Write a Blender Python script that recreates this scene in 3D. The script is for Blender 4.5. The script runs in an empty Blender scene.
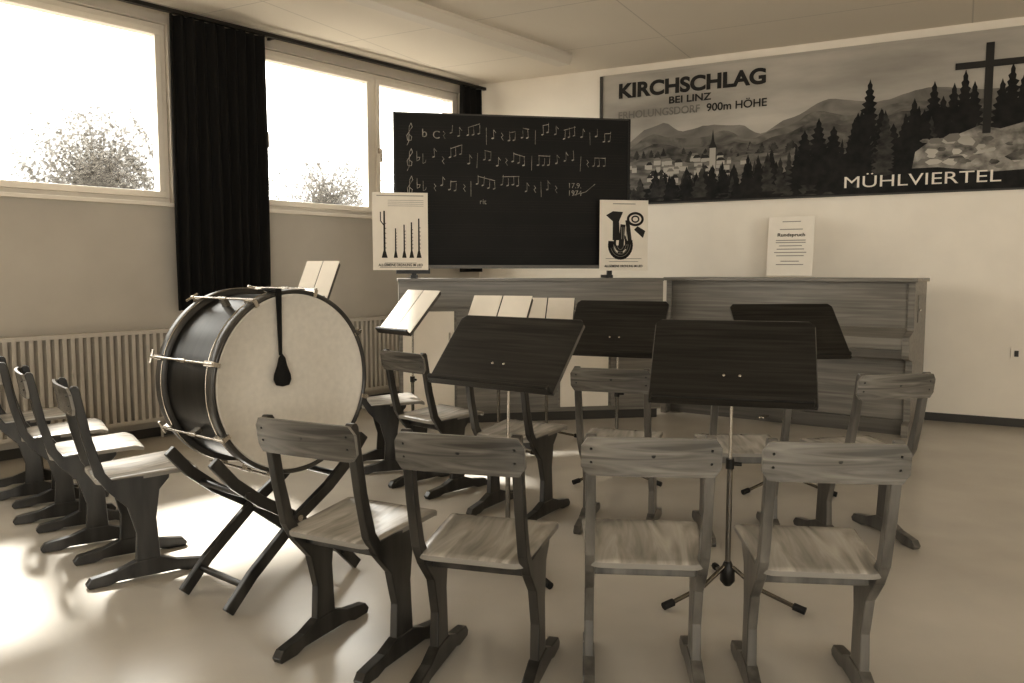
import bpy, math, random
from mathutils import Vector, Matrix
random.seed(7)
scene=bpy.context.scene
pi=math.pi
# ---------------------------------------------------------------- materials
TINT=(1.05,0.966,0.845)
def col(g): return (min(1,g*TINT[0]),min(1,g*TINT[1]),min(1,g*TINT[2]),1)
def mat(name,g,rough=.6,var=0.0,scale=(8,8,8),metal=0.0,spec=.4,bump=0.0,detail=6,g2=None,dist=0.0):
    m=bpy.data.materials.new(name); m.use_nodes=True
    nt=m.node_tree; b=nt.nodes['Principled BSDF']
    b.inputs['Roughness'].default_value=rough
    b.inputs['Metallic'].default_value=metal
    b.inputs['Specular IOR Level'].default_value=spec
    b.inputs['Base Color'].default_value=col(g)
    if var>0 or g2 is not None:
        tc=nt.nodes.new('ShaderNodeTexCoord'); mp=nt.nodes.new('ShaderNodeMapping')
        mp.inputs['Scale'].default_value=scale
        nz=nt.nodes.new('ShaderNodeTexNoise'); nz.inputs['Scale'].default_value=1; nz.inputs['Detail'].default_value=detail
        nz.inputs['Distortion'].default_value=dist
        cr=nt.nodes.new('ShaderNodeValToRGB')
        cr.color_ramp.elements[0].position=.3; cr.color_ramp.elements[1].position=.7
        lo=g*(1-var); hi=g*(1+var) if g2 is None else g2
        cr.color_ramp.elements[0].color=col(lo); cr.color_ramp.elements[1].color=col(hi)
        nt.links.new(tc.outputs['Object'],mp.inputs['Vector']); nt.links.new(mp.outputs['Vector'],nz.inputs['Vector'])
        nt.links.new(nz.outputs['Fac'],cr.inputs['Fac']); nt.links.new(cr.outputs['Color'],b.inputs['Base Color'])
        if bump>0:
            bp=nt.nodes.new('ShaderNodeBump'); bp.inputs['Strength'].default_value=bump; bp.inputs['Distance'].default_value=.01
            nt.links.new(nz.outputs['Fac'],bp.inputs['Height']); nt.links.new(bp.outputs['Normal'],b.inputs['Normal'])
    return m
M_wall=mat('plaster_wall',.82,.9,.03,(3,3,3),bump=.05)
M_wallL=mat('plaster_wall_window_side',.50,.9,.06,(2,2,2),bump=.05)  # window wall darkened in its colour to carry its backlit shade
M_white=mat('white_paint',.8,.5,.02)
M_rad=mat('radiator_enamel',.52,.45,.02)
M_ceil=mat('ceiling_board',.82,.9,.02)
M_floor=mat('linoleum',.50,.25,.08,(1.6,1.6,1.6),spec=.5,detail=10)
M_seat=mat('varnished_birch',.32,.24,.42,(16,2.2,6),spec=.6,dist=1.0,detail=8)
M_frame=mat('worn_beech',.030,.28,.6,(18,18,2.5),spec=.55)  # dark copy: backlit shade of the left chairs put into the colour
M_frame_lit=mat('light_beech',.105,.30,.5,(18,18,2.5),spec=.5)  # lighter copy of the frame wood for the better lit right-hand chairs
M_back=mat('plywood_backrest',.10,.24,.6,(2.5,14,26),spec=.6,dist=1.2,detail=8)  # backrest tone lowered for the backlit chairs
M_back_lit=mat('light_plywood_backrest',.155,.26,.5,(2.5,14,26),spec=.55,dist=1.2,detail=8)  # same backrest wood, coloured lighter as the lit copy
M_edge=mat('plywood_edge',.22,.5)
M_knot=mat('wood_knot',.02,.5)
M_desk=mat('dark_stained_wood',.020,.33,.6,(2.5,60,60),spec=.4,dist=.6)
M_deskedge=mat('worn_desk_edge',.10,.5,.3,(20,20,20))
M_blackmetal=mat('black_metal',.02,.35,metal=.3)
M_tube=mat('dark_chrome',.16,.22,metal=.9)
M_steel=mat('nickel_steel',.45,.25,metal=.9)
M_rubber=mat('rubber',.015,.7)
M_paper=mat('paper',.78,.8,.03)
M_ink=mat('ink',.03,.8)
M_grey=mat('grey_print',.3,.8)
M_chalkboard=mat('chalkboard',.008,.65,.4,(1.5,1,3))
M_ruled=mat('ruled_line',.03,.8)
M_chalk=mat('chalk',.32,.9,.6,(30,30,30))
M_curtain=mat('curtain_cloth',.008,.9,.3,(30,30,2))
M_shell=mat('drum_shell_lacquer',.012,.33,.6,(3,30,3),spec=.4,dist=1)
M_hoop=mat('drum_hoop_wood',.05,.3,.4,(6,6,6))
M_head=mat('drum_skin',.58,.6,.05,(40,40,40),detail=8)
M_piano=mat('piano_oak',.20,.33,.28,(1.5,30,40),dist=.5)
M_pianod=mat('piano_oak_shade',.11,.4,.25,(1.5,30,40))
M_leaf=mat('leaves',.10,.9,.25,(3,3,3),spec=.05)
M_bark=mat('bark',.10,.9,.3)
M_grass=mat('grass',.12,.9,.3,(1,1,1))
M_base=mat('baseboard_paint',.06,.5)
M_sky=mat('print_sky',.40,.7,.30,(.8,.8,3.2),detail=8)
M_mtn1=mat('print_far_hill',.19,.7,.35,(3,3,7),detail=9,dist=.6)
M_mtn2=mat('print_near_hill',.10,.7,.7,(6,6,12),detail=9,dist=.6)
M_fir=mat('print_forest',.011,.7,.7,(12,12,12))
M_fir2=mat('print_forest_light',.040,.7,.7,(14,14,20))
M_rock=mat('print_rock',.24,.7,.75,(9,9,12))
M_town=mat('print_houses',.42,.7)
M_field=mat('print_field',.15,.7,.7,(5,5,20))
M_cross=mat('print_cross',.03,.7)
M_txtw=mat('print_white',.75,.7)
M_txtg=mat('print_lightgrey',.2,.7)
M_lamp=mat('lamp_enamel',.75,.5)
nt=M_leaf.node_tree; out_=nt.nodes['Material Output']; pr=nt.nodes['Principled BSDF']
mx=nt.nodes.new('ShaderNodeMixShader'); tr=nt.nodes.new('ShaderNodeBsdfTransparent'); mx.inputs[0].default_value=.42  # leaves mixed part transparent to soften the crowns in place of haze
nt.links.new(tr.outputs[0],mx.inputs[1]); nt.links.new(pr.outputs[0],mx.inputs[2]); nt.links.new(mx.outputs[0],out_.inputs['Surface'])
nt=M_ceil.node_tree; b=nt.nodes['Principled BSDF']
tc=nt.nodes.new('ShaderNodeTexCoord'); mp=nt.nodes.new('ShaderNodeMapping'); mp.inputs['Rotation'].default_value=(0,0,math.radians(28.6))
bk=nt.nodes.new('ShaderNodeTexBrick'); bk.offset=0.0
bk.inputs['Scale'].default_value=1; bk.inputs['Mortar Size'].default_value=.006; bk.inputs['Brick Width'].default_value=2.4; bk.inputs['Row Height'].default_value=1.2
bk.inputs['Color1'].default_value=col(.82); bk.inputs['Color2'].default_value=col(.81); bk.inputs['Mortar'].default_value=col(.65)
nt.links.new(tc.outputs['Object'],mp.inputs['Vector']); nt.links.new(mp.outputs['Vector'],bk.inputs['Vector']); nt.links.new(bk.outputs['Color'],b.inputs['Base Color'])

# ---------------------------------------------------------------- mesh builder
class MB:
    def __init__(s): s.v=[];s.f=[];s.fm=[];s.fs=[];s.ml=[]
    def mi(s,m):
        if m not in s.ml: s.ml.append(m)
        return s.ml.index(m)
    def add(s,vs,fs,m,smooth=False,M=None):
        o=len(s.v); k=s.mi(m)
        for p in vs:
            p=Vector(p)
            if M is not None: p=M@p
            s.v.append(p)
        for f in fs:
            s.f.append([i+o for i in f]); s.fm.append(k); s.fs.append(smooth)
    def box(s,c,d,m,M=None,rot=None):
        x,y,z=[q/2 for q in d]; vs=[Vector((a*x,b_*y,c_*z)) for a in(-1,1) for b_ in(-1,1) for c_ in(-1,1)]
        if rot is not None: vs=[rot@v for v in vs]
        vs=[v+Vector(c) for v in vs]
        s.add(vs,[(0,1,3,2),(4,6,7,5),(0,4,5,1),(2,3,7,6),(0,2,6,4),(1,5,7,3)],m,M=M)
    def bx(s,x0,x1,y0,y1,z0,z1,m,M=None): s.box(((x0+x1)/2,(y0+y1)/2,(z0+z1)/2),(x1-x0,y1-y0,z1-z0),m,M)
    def prism(s,pts,plane,a0,a1,m,M=None):
        def P(p,a):
            if plane=='yz': return (a,p[0],p[1])
            if plane=='xz': return (p[0],a,p[1])
            return (p[0],p[1],a)
        n=len(pts); vs=[P(p,a0) for p in pts]+[P(p,a1) for p in pts]
        fs=[list(range(n))[::-1],list(range(n,2*n))]+[(i,(i+1)%n,n+(i+1)%n,n+i) for i in range(n)]
        s.add(vs,fs,m,M=M)
    def poly(s,pts,y,m):
        s.add([(p[0],y,p[1]) for p in pts],[list(range(len(pts)))],m)
    def tube(s,pts,r,m,seg=8,M=None,smooth=True):
        pts=[Vector(p) for p in pts]; n=len(pts); rr=r if isinstance(r,(list,tuple)) else [r]*n
        vs=[];fs=[]
        up=None
        for i,p in enumerate(pts):
            t=(pts[min(i+1,n-1)]-pts[max(i-1,0)]).normalized()
            if up is None:
                up=Vector((0,0,1)) if abs(t.z)<.9 else Vector((1,0,0))
            a=t.cross(up).normalized(); b_=t.cross(a).normalized()
            if abs(t.dot(up))>.98: a=t.cross(Vector((0,1,0))).normalized(); b_=t.cross(a).normalized()
            for k in range(seg):
                q=2*pi*k/seg; vs.append(p+(a*math.cos(q)+b_*math.sin(q))*rr[i])
        for i in range(n-1):
            for k in range(seg):
                fs.append((i*seg+k,i*seg+(k+1)%seg,(i+1)*seg+(k+1)%seg,(i+1)*seg+k))
        s.add(vs,fs,m,smooth,M)
        s.add([vs[k] for k in range(seg)],[list(range(seg))[::-1]],m,False,M)
        s.add([vs[(n-1)*seg+k] for k in range(seg)],[list(range(seg))],m,False,M)
    def lathe(s,prof,m,seg=64,axis='y',M=None,smooth=True):
        vs=[];fs=[];n=len(prof)
        for k in range(seg):
            q=2*pi*k/seg;c,d=math.cos(q),math.sin(q)
            for r,h in prof:
                vs.append((r*c,h,r*d) if axis=='y' else (r*c,r*d,h))
        for k in range(seg):
            k2=(k+1)%seg
            for i in range(n-1): fs.append((k*n+i,k*n+i+1,k2*n+i+1,k2*n+i))
        s.add(vs,fs,m,smooth,M)
    def ribbon(s,pts,w,y,m):
        for a,b_ in zip(pts[:-1],pts[1:]):
            a=Vector(a);b_=Vector(b_);d=b_-a
            if d.length<1e-6: continue
            d.normalize();n=Vector((-d.y,d.x))*w/2; a2=a-d*w*.3;b2=b_+d*w*.3
            s.poly([a2+n,a2-n,b2-n,b2+n],y,m)
    def obj(s,name,loc=(0,0,0),rz=0,bevel=0,parent=None):
        me=bpy.data.meshes.new(name); me.from_pydata([tuple(v) for v in s.v],[],s.f)
        for m in s.ml: me.materials.append(m)
        for p,k,sm in zip(me.polygons,s.fm,s.fs): p.material_index=k; p.use_smooth=sm
        me.update()
        o=bpy.data.objects.new(name,me); scene.collection.objects.link(o)
        o.location=loc;o.rotation_euler=(0,0,rz)
        if parent: o.parent=parent
        if bevel>0:
            bm_=o.modifiers.new('bevel','BEVEL'); bm_.width=bevel; bm_.segments=2; bm_.limit_method='ANGLE'; bm_.angle_limit=math.radians(50)
        return o
def inst(o,name,loc,rz):
    c=o.copy(); c.name=name; c.location=loc; c.rotation_euler=(0,0,rz); scene.collection.objects.link(c); return c
def text(parent,name,st,x,z,y,w,h,m,bold=.0,align='LEFT'):
    cu=bpy.data.curves.new(name,'FONT'); cu.body=st; cu.size=h/.72; cu.offset=bold*h; cu.align_x=align
    cu.materials.append(m); cu.extrude=.0005
    o=bpy.data.objects.new(name,cu); scene.collection.objects.link(o); o.parent=parent
    o.location=(x,y,z); o.rotation_euler=(pi/2,0,0)
    bpy.context.view_layer.update()
    if w: o.scale=(w/max(.001,o.dimensions.x),1,1)
    return o
rad=math.radians
# ---------------------------------------------------------------- room
C=Vector((-.37,9.37,0)); AL=math.atan2(-.763,-.646); AB=math.atan2(-.478,.878)
CEIL=3.38
m=MB(); m.prism([(-.5,9.75),(6.6,5.9),(6.6,-3.2),(-9.8,-3.2),(-9.8,-1.2)],'xy',-.1,0,M_floor); m.obj('floor')
m=MB(); m.prism([(-.5,9.75),(6.6,5.9),(6.6,-3.2),(-9.8,-3.2),(-9.8,-1.2)],'xy',CEIL,CEIL+.15,M_ceil); m.obj('ceiling')
SILL=1.85;TOP=3.24
opens=[(.30,2.80),(3.61,6.25),(6.95,9.4)]
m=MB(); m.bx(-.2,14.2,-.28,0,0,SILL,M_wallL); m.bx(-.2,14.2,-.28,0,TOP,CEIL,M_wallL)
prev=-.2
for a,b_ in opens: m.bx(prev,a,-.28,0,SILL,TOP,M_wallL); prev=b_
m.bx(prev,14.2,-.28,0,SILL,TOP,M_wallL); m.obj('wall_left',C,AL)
m=MB(); m.bx(-.1,7.7,0,.2,0,CEIL,M_wall); m.obj('wall_back',C,AB)
m=MB(); m.bx(6.3,6.5,-3,6.1,0,CEIL,M_wall); m.obj('wall_right')
RO=[(-1.6,1.3),(2.3,5.2)]; RS=1.0;RT=3.0  # unseen rear window openings, added and sized for front fill light
m=MB(); m.bx(-9.6,6.5,-3.2,-3.0,0,RS,M_wall); m.bx(-9.6,6.5,-3.2,-3.0,RT,CEIL,M_wall); prev=-9.6
for a,b_ in RO: m.bx(prev,a,-3.2,-3.0,RS,RT,M_wall); prev=b_
m.bx(prev,6.5,-3.2,-3.0,RS,RT,M_wall); m.obj('wall_rear')
for i,(a,b_) in enumerate(RO):
    m=MB()
    for x in (a+.03,(a+b_)/2,b_-.03): m.bx(x-.03,x+.03,-3.15,-3.08,RS,RT,M_white)
    m.bx(a,b_,-3.15,-3.08,RS,RS+.06,M_white); m.bx(a,b_,-3.15,-3.08,RT-.06,RT,M_white); m.obj('window_%d'%(i+4))
m=MB(); m.bx(0,7.4,-.015,0,0,.07,M_base); m.obj('baseboard_back',C,AB)
m=MB(); m.bx(0.02,14,0,.015,0,.07,M_base); m.obj('baseboard_left',C,AL)
for i,(a,b_) in enumerate(opens):
    m=MB(); y0,y1=-.13,-.05
    mid={0:1.5,1:4.93,2:8.15}[i]
    m.bx(a,b_,y0,y1,SILL,SILL+.04,M_white); m.bx(a,b_,y0,y1,TOP-.04,TOP,M_white)
    for x,hw in ((a+.02,.02),(mid,.03),(b_-.02,.02)): m.bx(x-hw,x+hw,y0,y1,SILL+.04,TOP-.04,M_white)
    for s0,s1 in ((a+.04,mid-.03),(mid+.03,b_-.04)):
        w=.05; yy0,yy1=-.12,-.03
        m.bx(s0,s1,yy0,yy1,SILL+.04,SILL+.04+w,M_white); m.bx(s0,s1,yy0,yy1,TOP-.04-w,TOP-.04,M_white)
        m.bx(s0,s0+w,yy0,yy1,SILL+.04+w,TOP-.04-w,M_white); m.bx(s1-w,s1,yy0,yy1,SILL+.04+w,TOP-.04-w,M_white)
        m.box((s1-.03,-.015,2.5),(.03,.03,.05),M_steel); m.box((s1-.03,.005,2.45),(.02,.015,.13),M_steel)
    m.bx(a-.04,b_+.04,-.05,.05,SILL-.03,SILL+.0,M_white)
    m.obj('window_%d'%(i+1),C,AL,.004)
def curtain(d0,d1,z0,z1,name):
    n=int((d1-d0)*160); vs=[];fs=[];nz=14
    for j in range(nz+1):
        z=z0+(z1-z0)*j/nz; t=j/nz
        for i in range(n+1):
            q=i/n; y=.12+.032*math.sin(q*(d1-d0)*70+.5*math.sin(3*t))*(1-.35*t)+.01*math.sin(q*23+t*2)
            x=d0+(d1-d0)*q+ (1-t)*.02*math.sin(q*9)
            vs.append((x,y,z))
    for j in range(nz):
        for i in range(n): k=j*(n+1)+i; fs.append((k,k+1,k+n+2,k+n+1))
    m=MB(); m.add(vs,fs,M_curtain,True); return m.obj(name,C,AL)
curtain(2.82,3.66,1.0,3.29,'curtain'); curtain(.10,.42,1.3,3.29,'curtain.001')
m=MB(); m.bx(.03,9.6,.10,.14,3.295,3.325,M_blackmetal)
for d in (.2,2.7,5,7.5,9.4): m.bx(d-.01,d+.01,0,.12,3.30,3.32,M_blackmetal)
m.obj('curtain_rail',C,AL)
def radiator(d0,d1,name):
    m=MB(); m.bx(d0,d1,.05,.075,.15,.85,M_rad); m.bx(d0,d1,.045,.13,.83,.86,M_rad); m.bx(d0,d1,.045,.125,.14,.17,M_rad)
    x=d0+.02
    while x<d1-.02:
        m.prism([(x,.075),(x+.008,.12),(x+.034,.12),(x+.042,.075)],'xy',.17,.83,M_rad); x+=.055
    for x in (d0+.2,d1-.2): m.bx(x-.015,x+.015,0,.06,.6,.65,M_rad); m.bx(x-.015,x+.015,0.0,.06,.25,.3,M_rad); m.tube([(x,.06,.16),(x,.06,0)],.012,M_rad)
    m.obj(name,C,AL)
radiator(1.0,3.3,'radiator'); radiator(3.6,7.2,'radiator.001')
m=MB(); m.bx(1.1,6.6,-.10,.10,-.03,0,M_lamp); m.prism([(-.10,-.03),(.10,-.03),(.07,-.10),(-.07,-.10)],'yz',1.1,6.6,M_lamp)
m.bx(1.09,6.61,-.115,-.10,-.05,0,M_base)
o=m.obj('fluorescent_ceiling_light',(1.21,8.94,CEIL),AL,.003)
# ---------------------------------------------------------------- banner
def fir(m,e,z0,h,w,y,mt):
    n=max(4,int(h/.05)); L=[];R=[]
    for i in range(n):
        t=i/n; ww=w*(1-t)**.8*.5
        L.append((e-ww*(1+.4*random.random()),z0+h*t)); L.append((e-ww*.6,z0+h*(t+.35/n)))
        R.append((e+ww*(1+.4*random.random()),z0+h*t)); R.append((e+ww*.6,z0+h*(t+.35/n)))
    m.poly([*R,(e,z0+h),*L[::-1]],y,mt)
m=MB(); E0,E1=1.5,5.62
m.bx(E0,E1,-.022,-.006,2.0,3.28,M_sky)
m.bx(E0-.03,E0,-.035,-.002,1.97,3.3,M_base)
m.bx(E0,E1,-.024,-.004,3.28,3.305,M_town); m.bx(E0,E1,-.024,-.004,1.985,2.0,M_base)
def ridge(pts,y,mt,jag=.012,base=2.0):
    out=[]
    for (a,za),(b_,zb) in zip(pts[:-1],pts[1:]):
        n=max(1,int((b_-a)/.05))
        for i in range(n):
            t=i/n; t2=t*t*(3-2*t); out.append((a+(b_-a)*t,za+(zb-za)*t2+random.uniform(-jag,jag)))
    out.append(pts[-1]); m.poly([(pts[0][0],base)]+[(pts[-1][0],base)]+out[::-1],y,mt)
ridge([(E0,2.56),(1.75,2.60),(2.0,2.74),(2.15,2.78),(2.35,2.68),(2.6,2.72),(2.9,2.70),(3.1,2.60),(3.35,2.72),(3.7,2.86),(4.1,2.80),(4.5,2.88),(5.0,2.82),(E1,2.86)],-.0232,M_mtn1,.004)
ridge([(E0,2.50),(1.75,2.54),(2.05,2.68),(2.2,2.63),(2.5,2.60),(2.75,2.66),(3.0,2.56),(3.3,2.64),(3.6,2.76),(3.9,2.70),(4.3,2.78),(E1,2.7)],-.0236,mat('print_mid_hill',.145,.7,.5,(5,5,10),detail=9,dist=.8),.006)
ridge([(E0,2.46),(1.8,2.50),(2.1,2.58),(2.4,2.50),(2.8,2.56),(3.05,2.5),(3.3,2.58),(3.55,2.66),(3.9,2.62),(4.4,2.7),(E1,2.6)],-.0240,M_mtn2,.008)
for i in range(90):
    e=random.uniform(E0+.05,3.6); fir(m,e,2.36+random.uniform(-.03,.10),random.uniform(.04,.09),random.uniform(.05,.09),-.0243-i*.000004,random.choice([M_fir2,M_mtn2,M_fir2]))
ridge([(E0,2.36),(2.0,2.44),(2.5,2.37),(3.1,2.42),(3.6,2.38),(4.0,2.3)],-.0248,M_field,.006)
for i in range(54):
    e=random.uniform(1.72,2.95); z=random.uniform(2.18,2.40); w=random.uniform(.04,.08); h=random.uniform(.03,.05); yy=-.0250-i*.00001
    m.poly([(e,z),(e+w,z),(e+w,z+h),(e,z+h)],yy,M_town); m.poly([(e-.006,z+h),(e+w+.006,z+h),(e+w*.75,z+h+.03),(e+w*.25,z+h+.03)],yy-.000005,random.choice([M_cross,M_txtg]))
m.poly([(2.62,2.25),(2.68,2.25),(2.68,2.5),(2.62,2.5)],-.0257,M_town); m.poly([(2.61,2.5),(2.69,2.5),(2.665,2.56),(2.65,2.68),(2.635,2.56)],-.0258,M_cross)
ridge([(E0,2.20),(1.9,2.12),(2.3,2.16),(2.8,2.13),(3.2,2.22),(3.8,2.34),(4.2,2.4),(4.6,2.36),(E1,2.36)],-.0262,M_fir,.02)
for i in range(120):
    e=random.uniform(E0+.05,3.95); base=.10 if e<2.4 else .10+.10*min(1,(e-2.4)/.8)
    if e<1.75: base=.3
    fir(m,e,2.0+random.uniform(0,.06),base+random.uniform(.03,.2)+max(0,(e-3.1))*.22,random.uniform(.09,.16),-.0264-i*.000008,random.choice([M_fir,M_fir,M_fir2]))
for e,t in ((3.62,2.70),(3.5,2.6),(3.75,2.62),(4.04,3.0),(3.95,2.72),(4.14,2.74),(4.24,2.6),(4.33,2.62),(4.40,2.80),(4.48,2.7),(4.55,2.93),(4.62,2.8),(4.70,2.9),(4.78,3.0),(4.85,2.9),(5.05,2.9),(5.12,3.02),(5.2,2.92),(5.26,3.08),(5.33,2.95),(5.42,3.08),(5.52,2.95)):
    fir(m,e,2.1,t-2.1,.30,-.0275-e*.0001,M_fir)
for i in range(36):
    e=random.uniform(3.9,5.55); fir(m,e,2.15,random.uniform(.35,.6),.2,-.0283-i*.00001,random.choice([M_fir,M_fir2]))
m.poly([(4.4,2.2),(4.55,2.16),(5.58,2.12),(5.58,2.5),(5.4,2.46),(5.25,2.54),(5.05,2.49),(4.9,2.53),(4.7,2.45),(4.55,2.44),(4.42,2.34)],-.0290,M_rock)
for i in range(80):
    e=random.uniform(4.48,5.52);z=random.uniform(2.18,2.46);r=random.uniform(.03,.08)
    k=[(e+r*random.uniform(.7,1.2)*math.cos(q*pi/3),z+.5*r*random.uniform(.7,1.2)*math.sin(q*pi/3)) for q in range(6)]
    m.poly(k,-.0292-i*.000009,random.choice([M_rock,M_txtg,M_rock,M_sky,M_mtn2]))
m.poly([(4.4,2.0),(E1,2.0),(E1,2.16),(5.0,2.14),(4.6,2.2),(4.4,2.2)],-.0300,M_fir)
m.bx(4.92,4.98,-.031,-.0300,2.46,3.2,M_cross); m.bx(4.70,5.20,-.0312,-.0302,3.0,3.055,M_cross)
ban=m.obj('landscape_banner',C,AB)
text(ban,'title_text','KIRCHSCHLAG',1.67,3.065,-.0285,1.46,.14,M_ink,.055)
text(ban,'subtitle_text','BEI LINZ',2.20,2.962,-.0285,.42,.068,M_ink,.03)
text(ban,'line_text','ERHOLUNGSDORF',1.67,2.853,-.0285,.84,.075,M_txtg,.02)
text(ban,'height_text','900m HÖHE',2.58,2.853,-.0285,.57,.075,M_ink,.02)
text(ban,'region_text','MÜHLVIERTEL',3.84,2.057,-.0315,1.22,.105,M_txtw,.0)
# ---------------------------------------------------------------- blackboard
BA=math.atan2(.17,.986); BC=(.02,7.03,0)
RB=Matrix.Rotation(BA,4,'Z')
def bloc(x,y,z): p=Vector(BC)+RB@Vector((x,y,z)); return p
m=MB(); W=1.0
m.bx(-W,W,-.012,.012,1.36,2.60,M_chalkboard)
for a in ((-W-.012,-W+.006,1.348,2.612),(W-.006,W+.012,1.348,2.612)): m.bx(a[0],a[1],-.016,.018,a[2],a[3],M_blackmetal)
m.bx(-W,W,-.016,.018,2.60,2.612,M_base); m.bx(-W,W,-.016,.018,1.348,1.36,M_blackmetal)
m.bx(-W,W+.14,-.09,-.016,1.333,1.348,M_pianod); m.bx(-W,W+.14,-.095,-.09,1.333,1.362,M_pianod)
for s in (-1,1):
    m.bx(s*.85-.02,s*.85+.02,.018,.05,1.275,2.5,M_blackmetal); m.bx(s*.85-.03,s*.85+.03,.02,.20,1.252,1.278,M_blackmetal)
m.bx(-W,-W+.28,-.02,.03,1.29,1.333,M_blackmetal)
for r in range(6):
    for l in range(5):
        z=2.50-r*.20-l*.022; m.bx(-W+.03,W-.03,-.0128,-.0121,z-.0008,z+.0008,M_ruled)
def zz(v): return 2.60-(v-118)/150*1.24
J_=lambda a: random.uniform(-a,a)
def note(x,z,s=1,stem=True,flag=False,y=-.0135):
    x+=J_(.004); z+=J_(.006); w=random.uniform(.008,.012)
    m.poly([(x+w*math.cos(q*pi/4)+.004*math.sin(q*pi/4),z+.007*math.sin(q*pi/4)) for q in range(8)],y,M_chalk)
    l=J_(.006)
    if stem: m.ribbon([(x+.010*s,z),(x+.010*s+l,z+.070+J_(.012))],random.uniform(.0025,.004),y-.0001,M_chalk)
    if flag: m.ribbon([(x+.010+l,z+.070),(x+.028,z+.045)],.004,y-.0002,M_chalk)
for r,v in enumerate((138,163,190)):
    z=zz(v)
    cl=[(-.90,z-.09),(-.885,z-.06),(-.88,z+.06),(-.865,z+.09),(-.855,z+.06),(-.90,z-.01),(-.895,z-.05),(-.865,z-.05),(-.86,z-.02),(-.88,z-.005)]
    m.ribbon(cl,.005,-.0135,M_chalk)
    if r>0:
        m.ribbon([(-.82,z+.07),(-.82,z-.01),(-.80,z+.0),(-.795,z+.02),(-.82,z+.02)],.004,-.0135,M_chalk)
        m.ribbon([(-.77,z+.05),(-.77,z-.03),(-.75,z-.02),(-.745,z)],.004,-.0135,M_chalk)
    x=-.60 if r==0 else -.68
    xe={0:.86,1:.80,2:.36}[r]; beat=0
    while x<xe:
        k=random.random(); dz=random.choice([-.035,-.018,0,.018,.03])
        if beat>=3: m.ribbon([(x+J_(.004),z-.06+J_(.01)),(x+J_(.004),z+.06+J_(.01))],.0035,-.0135,M_chalk); x+=.055; beat=0; continue
        if k<.5:
            q=random.choice([2,2,3,4]); dx=.046; sl=random.choice([-.012,.012,.0])
            for i in range(q): note(x+i*dx,z+dz+i*sl)
            m.ribbon([(x+.008+J_(.003),z+dz+.070+J_(.005)),(x+.012+dx*(q-1),z+dz+.070+sl*(q-1)+J_(.006))],.006,-.0138,M_chalk); x+=dx*(q-1)+.07; beat+=1
        elif k<.85: note(x,z+dz,flag=random.random()<.5); x+=.07; beat+=.7
        else: m.ribbon([(x,z+.03),(x+.015,z+.01),(x,z-.005),(x+.015,z-.03)],.004,-.0135,M_chalk); x+=.06; beat+=.7
m.ribbon([(.50,zz(196)),(.62,zz(192)),(.70,zz(184))],.005,-.0136,M_chalk)
bb=m.obj('blackboard',BC,BA)
text(bb,'chalk_time','C',-.69,zz(138)-.03,-.0138,None,.065,M_chalk)
text(bb,'chalk_sig','b',-.78,zz(138)-.02,-.0138,None,.07,M_chalk)
text(bb,'chalk_date','17.9.\n1974',.46,zz(186)-.02,-.0142,None,.045,M_chalk)
text(bb,'chalk_rit','rit',-.30,zz(206),-.0138,None,.045,M_chalk)
def wind_poster():
    m=MB(); m.bx(-.225,.225,-.004,0,0,.63,M_paper)
    for z in (.52,.535,.55,.565): m.bx(-.10,.19,-.005,-.004,z,z+.003,M_grey)
    m.bx(-.19,.19,-.005,-.004,.60,.607,M_grey)
    for x,h,t in ((-.13,.36,.016),(-.04,.22,.011),(.03,.25,.012),(.09,.27,.013),(.15,.30,.014)):
        m.poly([(x-t*.4,.12+h),(x-t*.5,.16),(x-t*1.5,.10),(x+t*1.5,.10),(x+t*.5,.16),(x+t*.4,.12+h)],-.0052,M_ink)
        for k in range(6): m.box((x+t*.7,-.0055,.18+k*h*.11),(.008,.001,.008),M_grey)
    m.ribbon([(-.16,.47),(-.16,.40),(-.13,.36)],.008,-.0053,M_ink)
    m.bx(-.13,.13,-.005,-.004,.055,.06,M_grey); m.bx(-.17,.17,-.005,-.004,.02,.025,M_grey)
    return m
def brass_poster():
    m=MB(); m.bx(-.215,.215,-.004,0,0,.60,M_paper)
    m.bx(-.1,.1,-.005,-.004,.565,.572,M_grey)
    def arc(cx,cz,rx,rz,a0,a1,w,y,mt=M_ink): m.ribbon([(cx+rx*math.cos(rad(a)),cz+rz*math.sin(rad(a))) for a in range(a0,a1+1,12)],w,y,mt)
    m.poly([(-.16,.47),(-.10,.505),(-.01,.50),(-.045,.42),(-.035,.26),(-.10,.26),(-.10,.42)],-.0052,M_ink)
    arc(-.03,.22,.085,.10,-190,20,.05,-.0053); m.ribbon([(.055,.24),(.03,.42)],.035,-.0053,M_ink)
    arc(-.03,.24,.05,.07,0,360,.02,-.0054); m.ribbon([(-.03,.16),(-.01,.38)],.045,-.0055,M_ink); m.ribbon([(-.06,.2),(.04,.2)],.03,-.0054,M_ink)
    for k in range(4): arc(-.03,.23,.03+.02*k,.05+.02*k,-160,0,.004,-.0057,M_grey)
    for x in (-.02,.0,.02): m.ribbon([(x,.27),(x,.37)],.006,-.0058,M_grey)
    arc(.10,.44,.065,.05,0,360,.02,-.0053); m.poly([(.12,.38),(.19,.34),(.17,.28),(.09,.35)],-.0054,M_ink); arc(.10,.44,.03,.025,0,360,.012,-.0054)
    m.bx(-.16,.16,-.005,-.004,.10,.105,M_grey); m.bx(-.13,.13,-.005,-.004,.075,.08,M_grey)
    return m
o=wind_poster().obj('woodwind_poster',bloc(-.965,-.102,1.32),BA); text(o,'caption','ALLGEMEINE ORDNUNG IM LIED',-.18,.032,-.0055,.36,.02,M_ink,.03)
o=brass_poster().obj('brass_poster',bloc(.935,-.102,1.315),BA); text(o,'caption','ALLGEMEINE ORDNUNG IM LIED',-.17,.03,-.0055,.34,.02,M_ink,.03)
m=MB(); x0,x1=-.99,1.345
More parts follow.
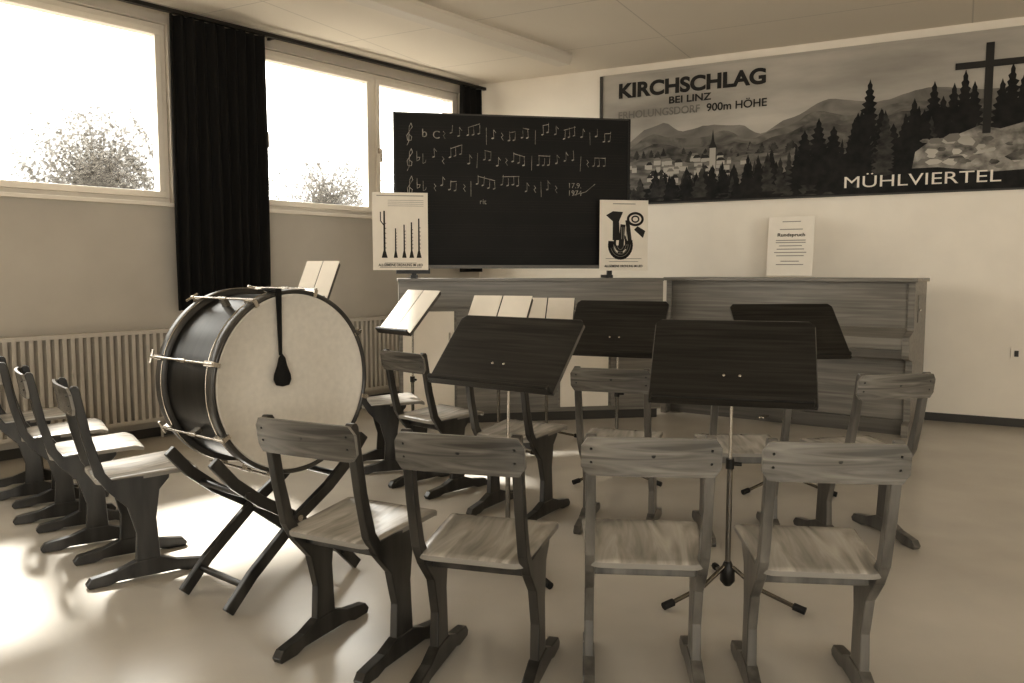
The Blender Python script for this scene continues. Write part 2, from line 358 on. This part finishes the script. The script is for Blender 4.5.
m.bx(x0,x1,-.21,.0,1.222,1.25,M_piano); m.bx(x0+.01,x1-.002,-.20,-.01,1.0,1.222,M_piano)
m.bx(x0+.01,x1-.002,-.18,-.01,.08,1.0,M_piano); m.bx(x0+.03,x1-.03,-.16,-.02,0,.08,M_base)
ws=(x1-x0-.06)/5
for i in range(5):
    a=x0+.03+i*ws
    m.bx(a+.01,a+ws-.01,-.192,-.18,.12,.97,M_white if i in (0,3) else M_piano)
    m.box((a+ws-.05,-.20,.75),(.015,.02,.08),M_steel)
m.obj('sideboard',bloc(0,.22,0),BA,.003)
# ---------------------------------------------------------------- piano
m=MB(); w=1.05
m.bx(-w-.02,w+.02,-.60,0,1.225,1.255,M_piano)
side=[(0,0),(0,1.225),(-.57,1.225),(-.57,.84),(-.74,.80),(-.755,.76),(-.755,.66),(-.73,.63),(-.57,.60),(-.57,.12),(-.66,.10),(-.66,0)]
for a,b_ in ((-w,-w+.05),(w-.05,w)): m.prism(side,'yz',a,b_,M_piano)
m.bx(-w+.05,w-.05,-.54,-.51,.84,1.225,M_piano)
m.prism([(-.53,.86),(-.55,.86),(-.72,.79),(-.73,.70),(-.53,.70)],'yz',-w+.05,w-.05,M_piano)
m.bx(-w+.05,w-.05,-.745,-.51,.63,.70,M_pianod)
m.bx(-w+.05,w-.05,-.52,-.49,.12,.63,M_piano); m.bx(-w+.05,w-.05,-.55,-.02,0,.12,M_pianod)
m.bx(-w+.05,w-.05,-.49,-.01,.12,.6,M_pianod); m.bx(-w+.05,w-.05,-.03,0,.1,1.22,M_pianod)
m.bx(w,w+.006,-.42,-.16,.90,1.12,M_piano); m.box((w+.012,-.38,1.0),(.012,.02,.02),M_steel)
for x in (-.1,.1): m.box((x,-.61,.05),(.05,.14,.015),M_steel)
PA=math.atan2(-.57,.82)
m.obj('upright_piano',(3.5-.82*1.07,6.89+.57*1.07,0),PA,.004)
m=MB(); m.box((0,0,.28),(.40,.006,.54),M_paper)
for i,(hw,z) in enumerate(((.08,.5),(.1,.43),(.13,.33),(.13,.31),(.1,.28),(.12,.25),(.14,.22),(.12,.19),(.08,.14),(.12,.11))): m.bx(-hw,hw,-.0042,-.003,z,z+.008,M_grey)
o=m.obj('notice_sheet',(2.50,7.43,1.256),rad(-30)); o.rotation_euler=(rad(-7),0,rad(-30))
text(o,'notice_text','Rundspruch',-.12,.37,-.0045,.24,.03,M_ink,.03)
m=MB(); m.bx(-.04,.04,-.012,0,-.04,.04,M_white); m.box((0,-.014,0),(.03,.006,.05),M_base)
m.obj('light_switch',C+Matrix.Rotation(AB,4,'Z')@Vector((5.25,0,.62)),AB)
# ---------------------------------------------------------------- chairs
def rounded(w0,w1,y0,y1,r,n=5):
    pts=[]
    for cx,cy,a0 in ((w1-r,y1-r,0),(-w1+r,y1-r,90),(-w0+r,y0+r,180),(w0-r,y0+r,270)):
        for i in range(n+1):
            a=rad(a0+90*i/n); pts.append((cx+r*math.cos(a),cy+r*math.sin(a)))
    return pts
def chair_mesh(FR,BK):
    m=MB(); X=.170
    runner=[(-.235,0),(-.16,0),(-.12,.012),(.12,.012),(.16,0),(.235,0),(.245,.018),(.225,.042),(.12,.058),(.05,.085),(-.05,.085),(-.12,.058),(-.225,.042),(-.245,.018)]
    body=[(-.05,.07),(-.042,.20),(-.075,.32),(-.15,.40),(-.195,.47),(-.232,.62),(-.272,.84),(-.262,.852),(-.244,.85),(-.236,.84),(-.195,.62),(-.155,.48),(-.13,.445),(.10,.455),(.095,.425),(.055,.38),(.038,.26),(.05,.07)]
    for s in (-1,1):
        x0=s*X-.015; m.prism(runner,'yz',x0-.004,x0+.034,FR); m.prism(body,'yz',x0,x0+.03,FR)
    m.bx(-X,X,-.10,-.075,.375,.425,FR); m.bx(-X,X,.03,.055,.38,.43,FR)
    out=rounded(.178,.195,-.185,.225,.045); n=len(out); K=[1,.97,.85,.6,.3]
    def zt(x,y):
        t=(y+.185)/.41; z=.448+.022*t-.010*math.exp(-((x/.11)**2+((y+.03)/.12)**2)); 
        if t>.85: z-=.02*((t-.85)/.15)**2
        return z
    vs=[];fs=[]
    for k in K:
        for p in out: x=p[0]*k;y=.02+(p[1]-.02)*k; vs.append((x,y,zt(x,y)+(-.004 if k==1 else 0)))
    c=len(vs); vs.append((0,.02,zt(0,.02)))
    for r in range(len(K)-1):
        for i in range(n): fs.append((r*n+i,r*n+(i+1)%n,(r+1)*n+(i+1)%n,(r+1)*n+i))
    l=(len(K)-1)*n
    for i in range(n): fs.append((l+i,l+(i+1)%n,c))
    m.add(vs,fs,M_seat,True)
    bo=n; ev=[vs[i] for i in range(n)]+[(p[0],p[1],zt(p[0],p[1])-.02) for p in out]
    m.add(ev,[(i,bo+i,bo+(i+1)%n,(i+1)%n) for i in range(n)],M_edge,True); m.add(ev[n:],[list(range(n))[::-1]],M_seat)
    N=22;J=6; hw=.199
    def P(u,j,off):
        x=hw*u
        e=max(0,(abs(u)-.88)/.12); hh=.058*(math.sqrt(max(0,1-(e*.85)**2)))
        z=.792+hh*(2*j/J-1)-.004*u*u
        y=-.262-.022*(1-u*u)-.16*(z-.795)+off
        return (x,y,z)
    vs=[];fs=[]
    for off in (-.012,.0):
        for i in range(N+1):
            for j in range(J+1): vs.append(P(-1+2*i/N,j,off))
    S=(N+1)*(J+1); rim=[]
    for i in range(N):
        for j in range(J):
            a=i*(J+1)+j; fs.append((a,a+J+1,a+J+2,a+1)); fs.append((S+a,S+a+1,S+a+J+2,S+a+J+1))
    for i in range(N):
        for j in (0,J):
            a=i*(J+1)+j; rim.append((a,a+J+1,S+a+J+1,S+a))
    for i in (0,N):
        for j in range(J): a=i*(J+1)+j; rim.append((a,a+1,S+a+1,S+a))
    m.add(vs,fs,BK,True); m.add(vs,rim,M_edge,False)
    m.lathe([(0.0,-.2975),(.010,-.2973),(.012,-.29)],M_knot,16,'y',Matrix.Translation((0.005,.0008,.800)))
    for s in (-1,1):
        for z in (.772,.812): m.lathe([(0,-.004),(.004,-.003),(.005,.004)],M_knot,10,'y',Matrix.Translation((s*.170,-.280-.16*(z-.795),z)))
    return m
ch=chair_mesh(M_frame_lit,M_back_lit).obj('wooden_school_chair',(.42,2.57,0),rad(-5),.004)
for x,y,a in ((.925,2.50,-6),(1.70,3.98,12),(.56,4.18,-18),(1.14,4.05,-3)):
    inst(ch,'wooden_school_chair.001',(x,y,0),rad(a))
ch2=chair_mesh(M_frame,M_back).obj('wooden_school_chair.001',(-.08,2.60,0),rad(-16),.004)
for x,y,a in ((-.53,2.79,-27),(-.45,4.93,-44),(.04,4.42,-32),(-.84,5.45,-72),
              (-1.67,3.58,-54),(-2.10,4.02,-57),(-2.48,4.44,-58),(-2.88,4.86,-60)):
    inst(ch2,'wooden_school_chair.001',(x,y,0),rad(a))
# ---------------------------------------------------------------- music stands
def stand(name,x,y,yaw,zb,zt,W,light=False,tilt=48,legrot=30):
    m=MB(); t=rad(tilt)
    Ln=(zt-zb)/math.sin(t)
    dm=M_desk
    zc=(zb+zt)/2
    R=Matrix.Translation((0,0,zc))@Matrix.Rotation(-(pi/2-t),4,'X')
    h=Ln/2
    outl=[(-W/2,-h),(W/2,-h),(W/2,h-.02),(W/2-.02,h),(-W/2+.02,h),(-W/2,h-.02)]
    m.prism(outl,'xz',-.008,.008,dm,M=R)
    m.box((0,0,h+.0015),(W-.04,.014,.003),M_deskedge,M=R)
    for s in (-1,1): m.box((s*(W/2+.0015),0,-.01),(.003,.014,Ln-.03),M_deskedge,M=R)
    m.box((0,-.022,-h+.006),(W*.96,.03,.012),dm,M=R); m.box((0,-.038,-h+.012),(W*.96,.006,.016),dm,M=R)
    for s in (-.03,.03): m.lathe([(0,-.012),(.006,-.011),(.007,-.006)],M_steel,10,'y',R@Matrix.Translation((s,0,-h*.35)))
    m.box((0,.02,-h*.1),(.05,.03,.12),M_blackmetal,M=R)
    if light:
        m.box((-W*.25,-.0105,.006),(W*.48,.004,Ln*.97),M_paper,M=R); m.box((W*.25,-.0105,.006),(W*.48,.004,Ln*.97),M_paper,M=R)
    m.tube([(0,.03,zc),(0,.02,.5)],.007,M_steel); m.tube([(0,.02,.56),(0,.02,.10)],.011,M_tube)
    m.tube([(0,.02,.57),(0,.02,.53)],.017,M_blackmetal,10); m.tube([(0,.02,.55),(.045,.02,.55)],.008,M_blackmetal)
    m.tube([(0,.02,.15),(0,.02,.12),(0,.02,.07),(0,.02,.05)],[.014,.028,.03,.014],M_blackmetal,12)
    for k in range(3):
        a=rad(legrot+120*k)-rad(yaw); d=Vector((math.cos(a),math.sin(a),0))
        m.tube([Vector((0,.02,.13))+d*.02,Vector((0,.02,.065))+d*.12,Vector((0,.02,.022))+d*.28],.009,M_tube)
        m.tube([Vector((0,.02,.026))+d*.265,Vector((0,.02,.0165))+d*.31],.0155,M_rubber)
    return m.obj(name,(x,y,0),rad(yaw),.002)
stand('music_stand',-.03,3.53,-36,.825,1.105,.66,legrot=-55)
stand('music_stand',.865,3.20,-16,.81,1.11,.62,legrot=205)
stand('music_stand',.65,5.07,-22,.80,1.12,.59,legrot=205)
stand('music_stand',1.64,4.84,6,.81,1.11,.64,legrot=205)
stand('music_stand',-.72,5.75,-50,.88,1.17,.42,True)
stand('music_stand',-.10,5.6,-20,.87,1.135,.44,True)
stand('music_stand',.26,6.2,-10,.9,1.10,.42,True)
stand('music_stand',-1.42,6.0,-25,1.1,1.38,.30,True,tilt=60)
# ---------------------------------------------------------------- bass drum
DZ=.87
m=MB(); T=Matrix.Translation((0,0,DZ))@Matrix.Scale(.955,4,Vector((1,0,0)))@Matrix.Scale(.955,4,Vector((0,0,1)))@Matrix.Scale(.92,4,Vector((0,1,0)))
m.lathe([(.365,-.19),(.365,.19)],M_shell,96,M=T)
for s in (-1,1):
    m.lathe([(.366,s*.172),(.386,s*.172),(.390,s*.178),(.390,s*.222),(.386,s*.228),(.376,s*.228),(.372,s*.215)],M_hoop,96,M=T)
    m.lathe([(.373,s*.214),(.368,s*.222),(.360,s*.214),(.20,s*.213),(.0,s*.213)],M_head,96,M=T)
    m.lathe([(.3905,s*.174),(.393,s*.177),(.3905,s*.181)],M_steel,96,M=T)
for k in range(8):
    a=2*pi*(k+.35)/8; Q=T@Matrix.Rotation(a,4,'Y')
    m.tube([(0,-.235,.405),(0,.245,.405)],.005,M_steel,M=Q)
    m.tube([(0,-.03,.405),(0,.03,.405)],.008,M_steel,M=Q); m.box((0,0,.384),(.018,.04,.035),M_steel,M=Q)
    for s in (-1,1):
        m.box((0,s*.200,.398),(.022,.062,.012),M_steel,M=Q); m.box((0,s*.232,.386),(.018,.008,.030),M_steel,M=Q)
    m.tube([(-.03,.25,.405),(.03,.25,.405)],.006,M_steel,M=Q); m.tube([(0,.232,.405),(0,.25,.405)],.008,M_steel,M=Q)
m.prism([(-.095,.395),(-.068,.395),(-.072,.12),(-.086,.12)],'xz',-.236,-.231,M_curtain,M=T)
m.box((-.0815,-.17,.389),(.027,.13,.006),M_curtain,M=T)
m.lathe([(0,.14),(.014,.12),(.02,.09),(.034,.05),(.036,.03),(.028,.008),(0,0)],M_curtain,20,'z',T@Matrix.Translation((-.08,-.245,-.01)))
DA=rad(51); DX,DY=-1.035,3.42
m.obj('bass_drum',(DX,DY,0),DA)
m=MB()
def strip(pts,wid,y0,y1,mt):
    L=[];R_=[]
    P=[Vector(p) for p in pts]
    for i,p in enumerate(P):
        t=(P[min(i+1,len(P)-1)]-P[max(i-1,0)]).normalized(); n=Vector((-t.y,t.x))*wid/2; L.append(p+n);R_.append(p-n)
    m.prism([tuple(q) for q in L+R_[::-1]],'xz',y0,y1,mt)
for y in (-.16,.16):
    for s,o_ in ((1,-.014),(-1,.014)):
        strip([(s*-.33,.014),(s*-.22,.13),(s*0,.31),(s*.16,.41),(s*.27,.50),(s*.355,.60)],.046,y+o_-.013,y+o_+.013,M_frame)
    m.tube([(0,y-.035,.31),(0,y+.035,.31)],.014,M_steel)
for s in (-1,1):
    m.tube([(s*.25,-.17,.095),(s*.25,.17,.095)],.014,M_frame)
    m.tube([(s*.22,-.17,.445),(s*.22,.17,.445)],.014,M_frame)
m.tube([(0,-.16,.31),(0,.16,.31)],.012,M_frame)
m.obj('drum_cradle_stand',(DX+.02,DY-.02,0),DA,.004)
# ---------------------------------------------------------------- outside
m=MB(); m.bx(-40,20,-15,60,-.5,-.3,M_grass); m.obj('ground')
def tree(name,x,y,zc,R,n,h,ls=.05):
    m=MB(); m.tube([(0,0,-.4),(.05,0,zc*.5),(0,.05,zc)],[.12,.09,.05],M_bark)
    for i in range(34):
        a=random.uniform(0,2*pi);e=random.uniform(-.2,1.3);L=R*random.uniform(.8,1.15)
        d=Vector((math.cos(a)*math.cos(e),math.sin(a)*math.cos(e),math.sin(e)))
        s=Vector((0,0,zc*random.uniform(.6,1))); m.tube([s,s+d*L*.5+Vector((0,0,.1)),s+d*L*1.05],[.025,.013,.004],M_leaf,5)
    vs=[];fs=[]
    for i in range(n):
        d=Vector((random.gauss(0,1),random.gauss(0,1),random.gauss(0,1))).normalized()*R*random.random()**.6
        d.z*=h; p=Vector((0,0,zc))+d*(1+.12*math.sin(d.x*6)+.12*math.sin(d.z*7+d.y*5))
        a=Vector((random.gauss(0,1),random.gauss(0,1),random.gauss(0,1))).normalized()*ls; b_=a.orthogonal().normalized()*ls*.7
        k=len(vs); vs+=[p-a,p+b_,p+a,p-b_]; fs.append((k,k+1,k+2,k+3))
    m.add(vs,fs,M_leaf); m.obj(name,(x,y,0))
tree('garden_tree',-7.05,14.2,2.8,1.55,36000,1.0,.034)
tree('garden_tree.001',-3.9,17.5,2.75,1.5,18000,.95,.036)
tree('garden_tree.002',-1.5,19,2.8,1.5,14000,.9,.036)
# ---------------------------------------------------------------- light
w=bpy.data.worlds.new('sky'); scene.world=w; w.use_nodes=True
bg=w.node_tree.nodes['Background']; bg.inputs[0].default_value=(1.0,.976,.90,1); bg.inputs[1].default_value=7.2
sd=bpy.data.lights.new('sun','SUN'); sd.energy=14; sd.angle=rad(4); sd.color=(1,.98,.92)
so=bpy.data.objects.new('sun',sd); scene.collection.objects.link(so); so.location=(-6,12,8)
el=rad(43); so.rotation_euler=Vector((.6*math.cos(el),-.8*math.cos(el),-math.sin(el))).to_track_quat('-Z','Y').to_euler()
def portal(name,c,n,sx,sy):
    l=bpy.data.lights.new(name,'AREA'); l.shape='RECTANGLE'; l.size=sx; l.size_y=sy; l.cycles.is_portal=True
    o=bpy.data.objects.new(name,l); scene.collection.objects.link(o); o.location=c
    z=-Vector(n).normalized(); y=Vector((0,0,1)); x=y.cross(z).normalized()
    o.rotation_euler=Matrix((x,y,z)).transposed().to_euler()
RL=Matrix.Rotation(AL,4,'Z')
for a,b_ in opens: portal('window_portal',C+RL@Vector(((a+b_)/2,-.2,(SILL+TOP)/2)),(.763,-.646,0),b_-a,TOP-SILL)
for a,b_ in RO: portal('window_portal',((a+b_)/2,-3.15,(RS+RT)/2),(0,1,0),b_-a,RT-RS)
# ---------------------------------------------------------------- camera
cd=bpy.data.cameras.new('camera'); cd.lens=820/1024*36; cd.sensor_width=36; cd.clip_end=200
co=bpy.data.objects.new('camera',cd); scene.collection.objects.link(co); co.location=(0,0,1.32); co.rotation_euler=(rad(90-4.98),0,0)
scene.camera=co
scene.view_settings.view_transform='Standard'
for lk in ('Medium High Contrast','Standard - Medium High Contrast'):
    try: scene.view_settings.look=lk; break
    except Exception: pass
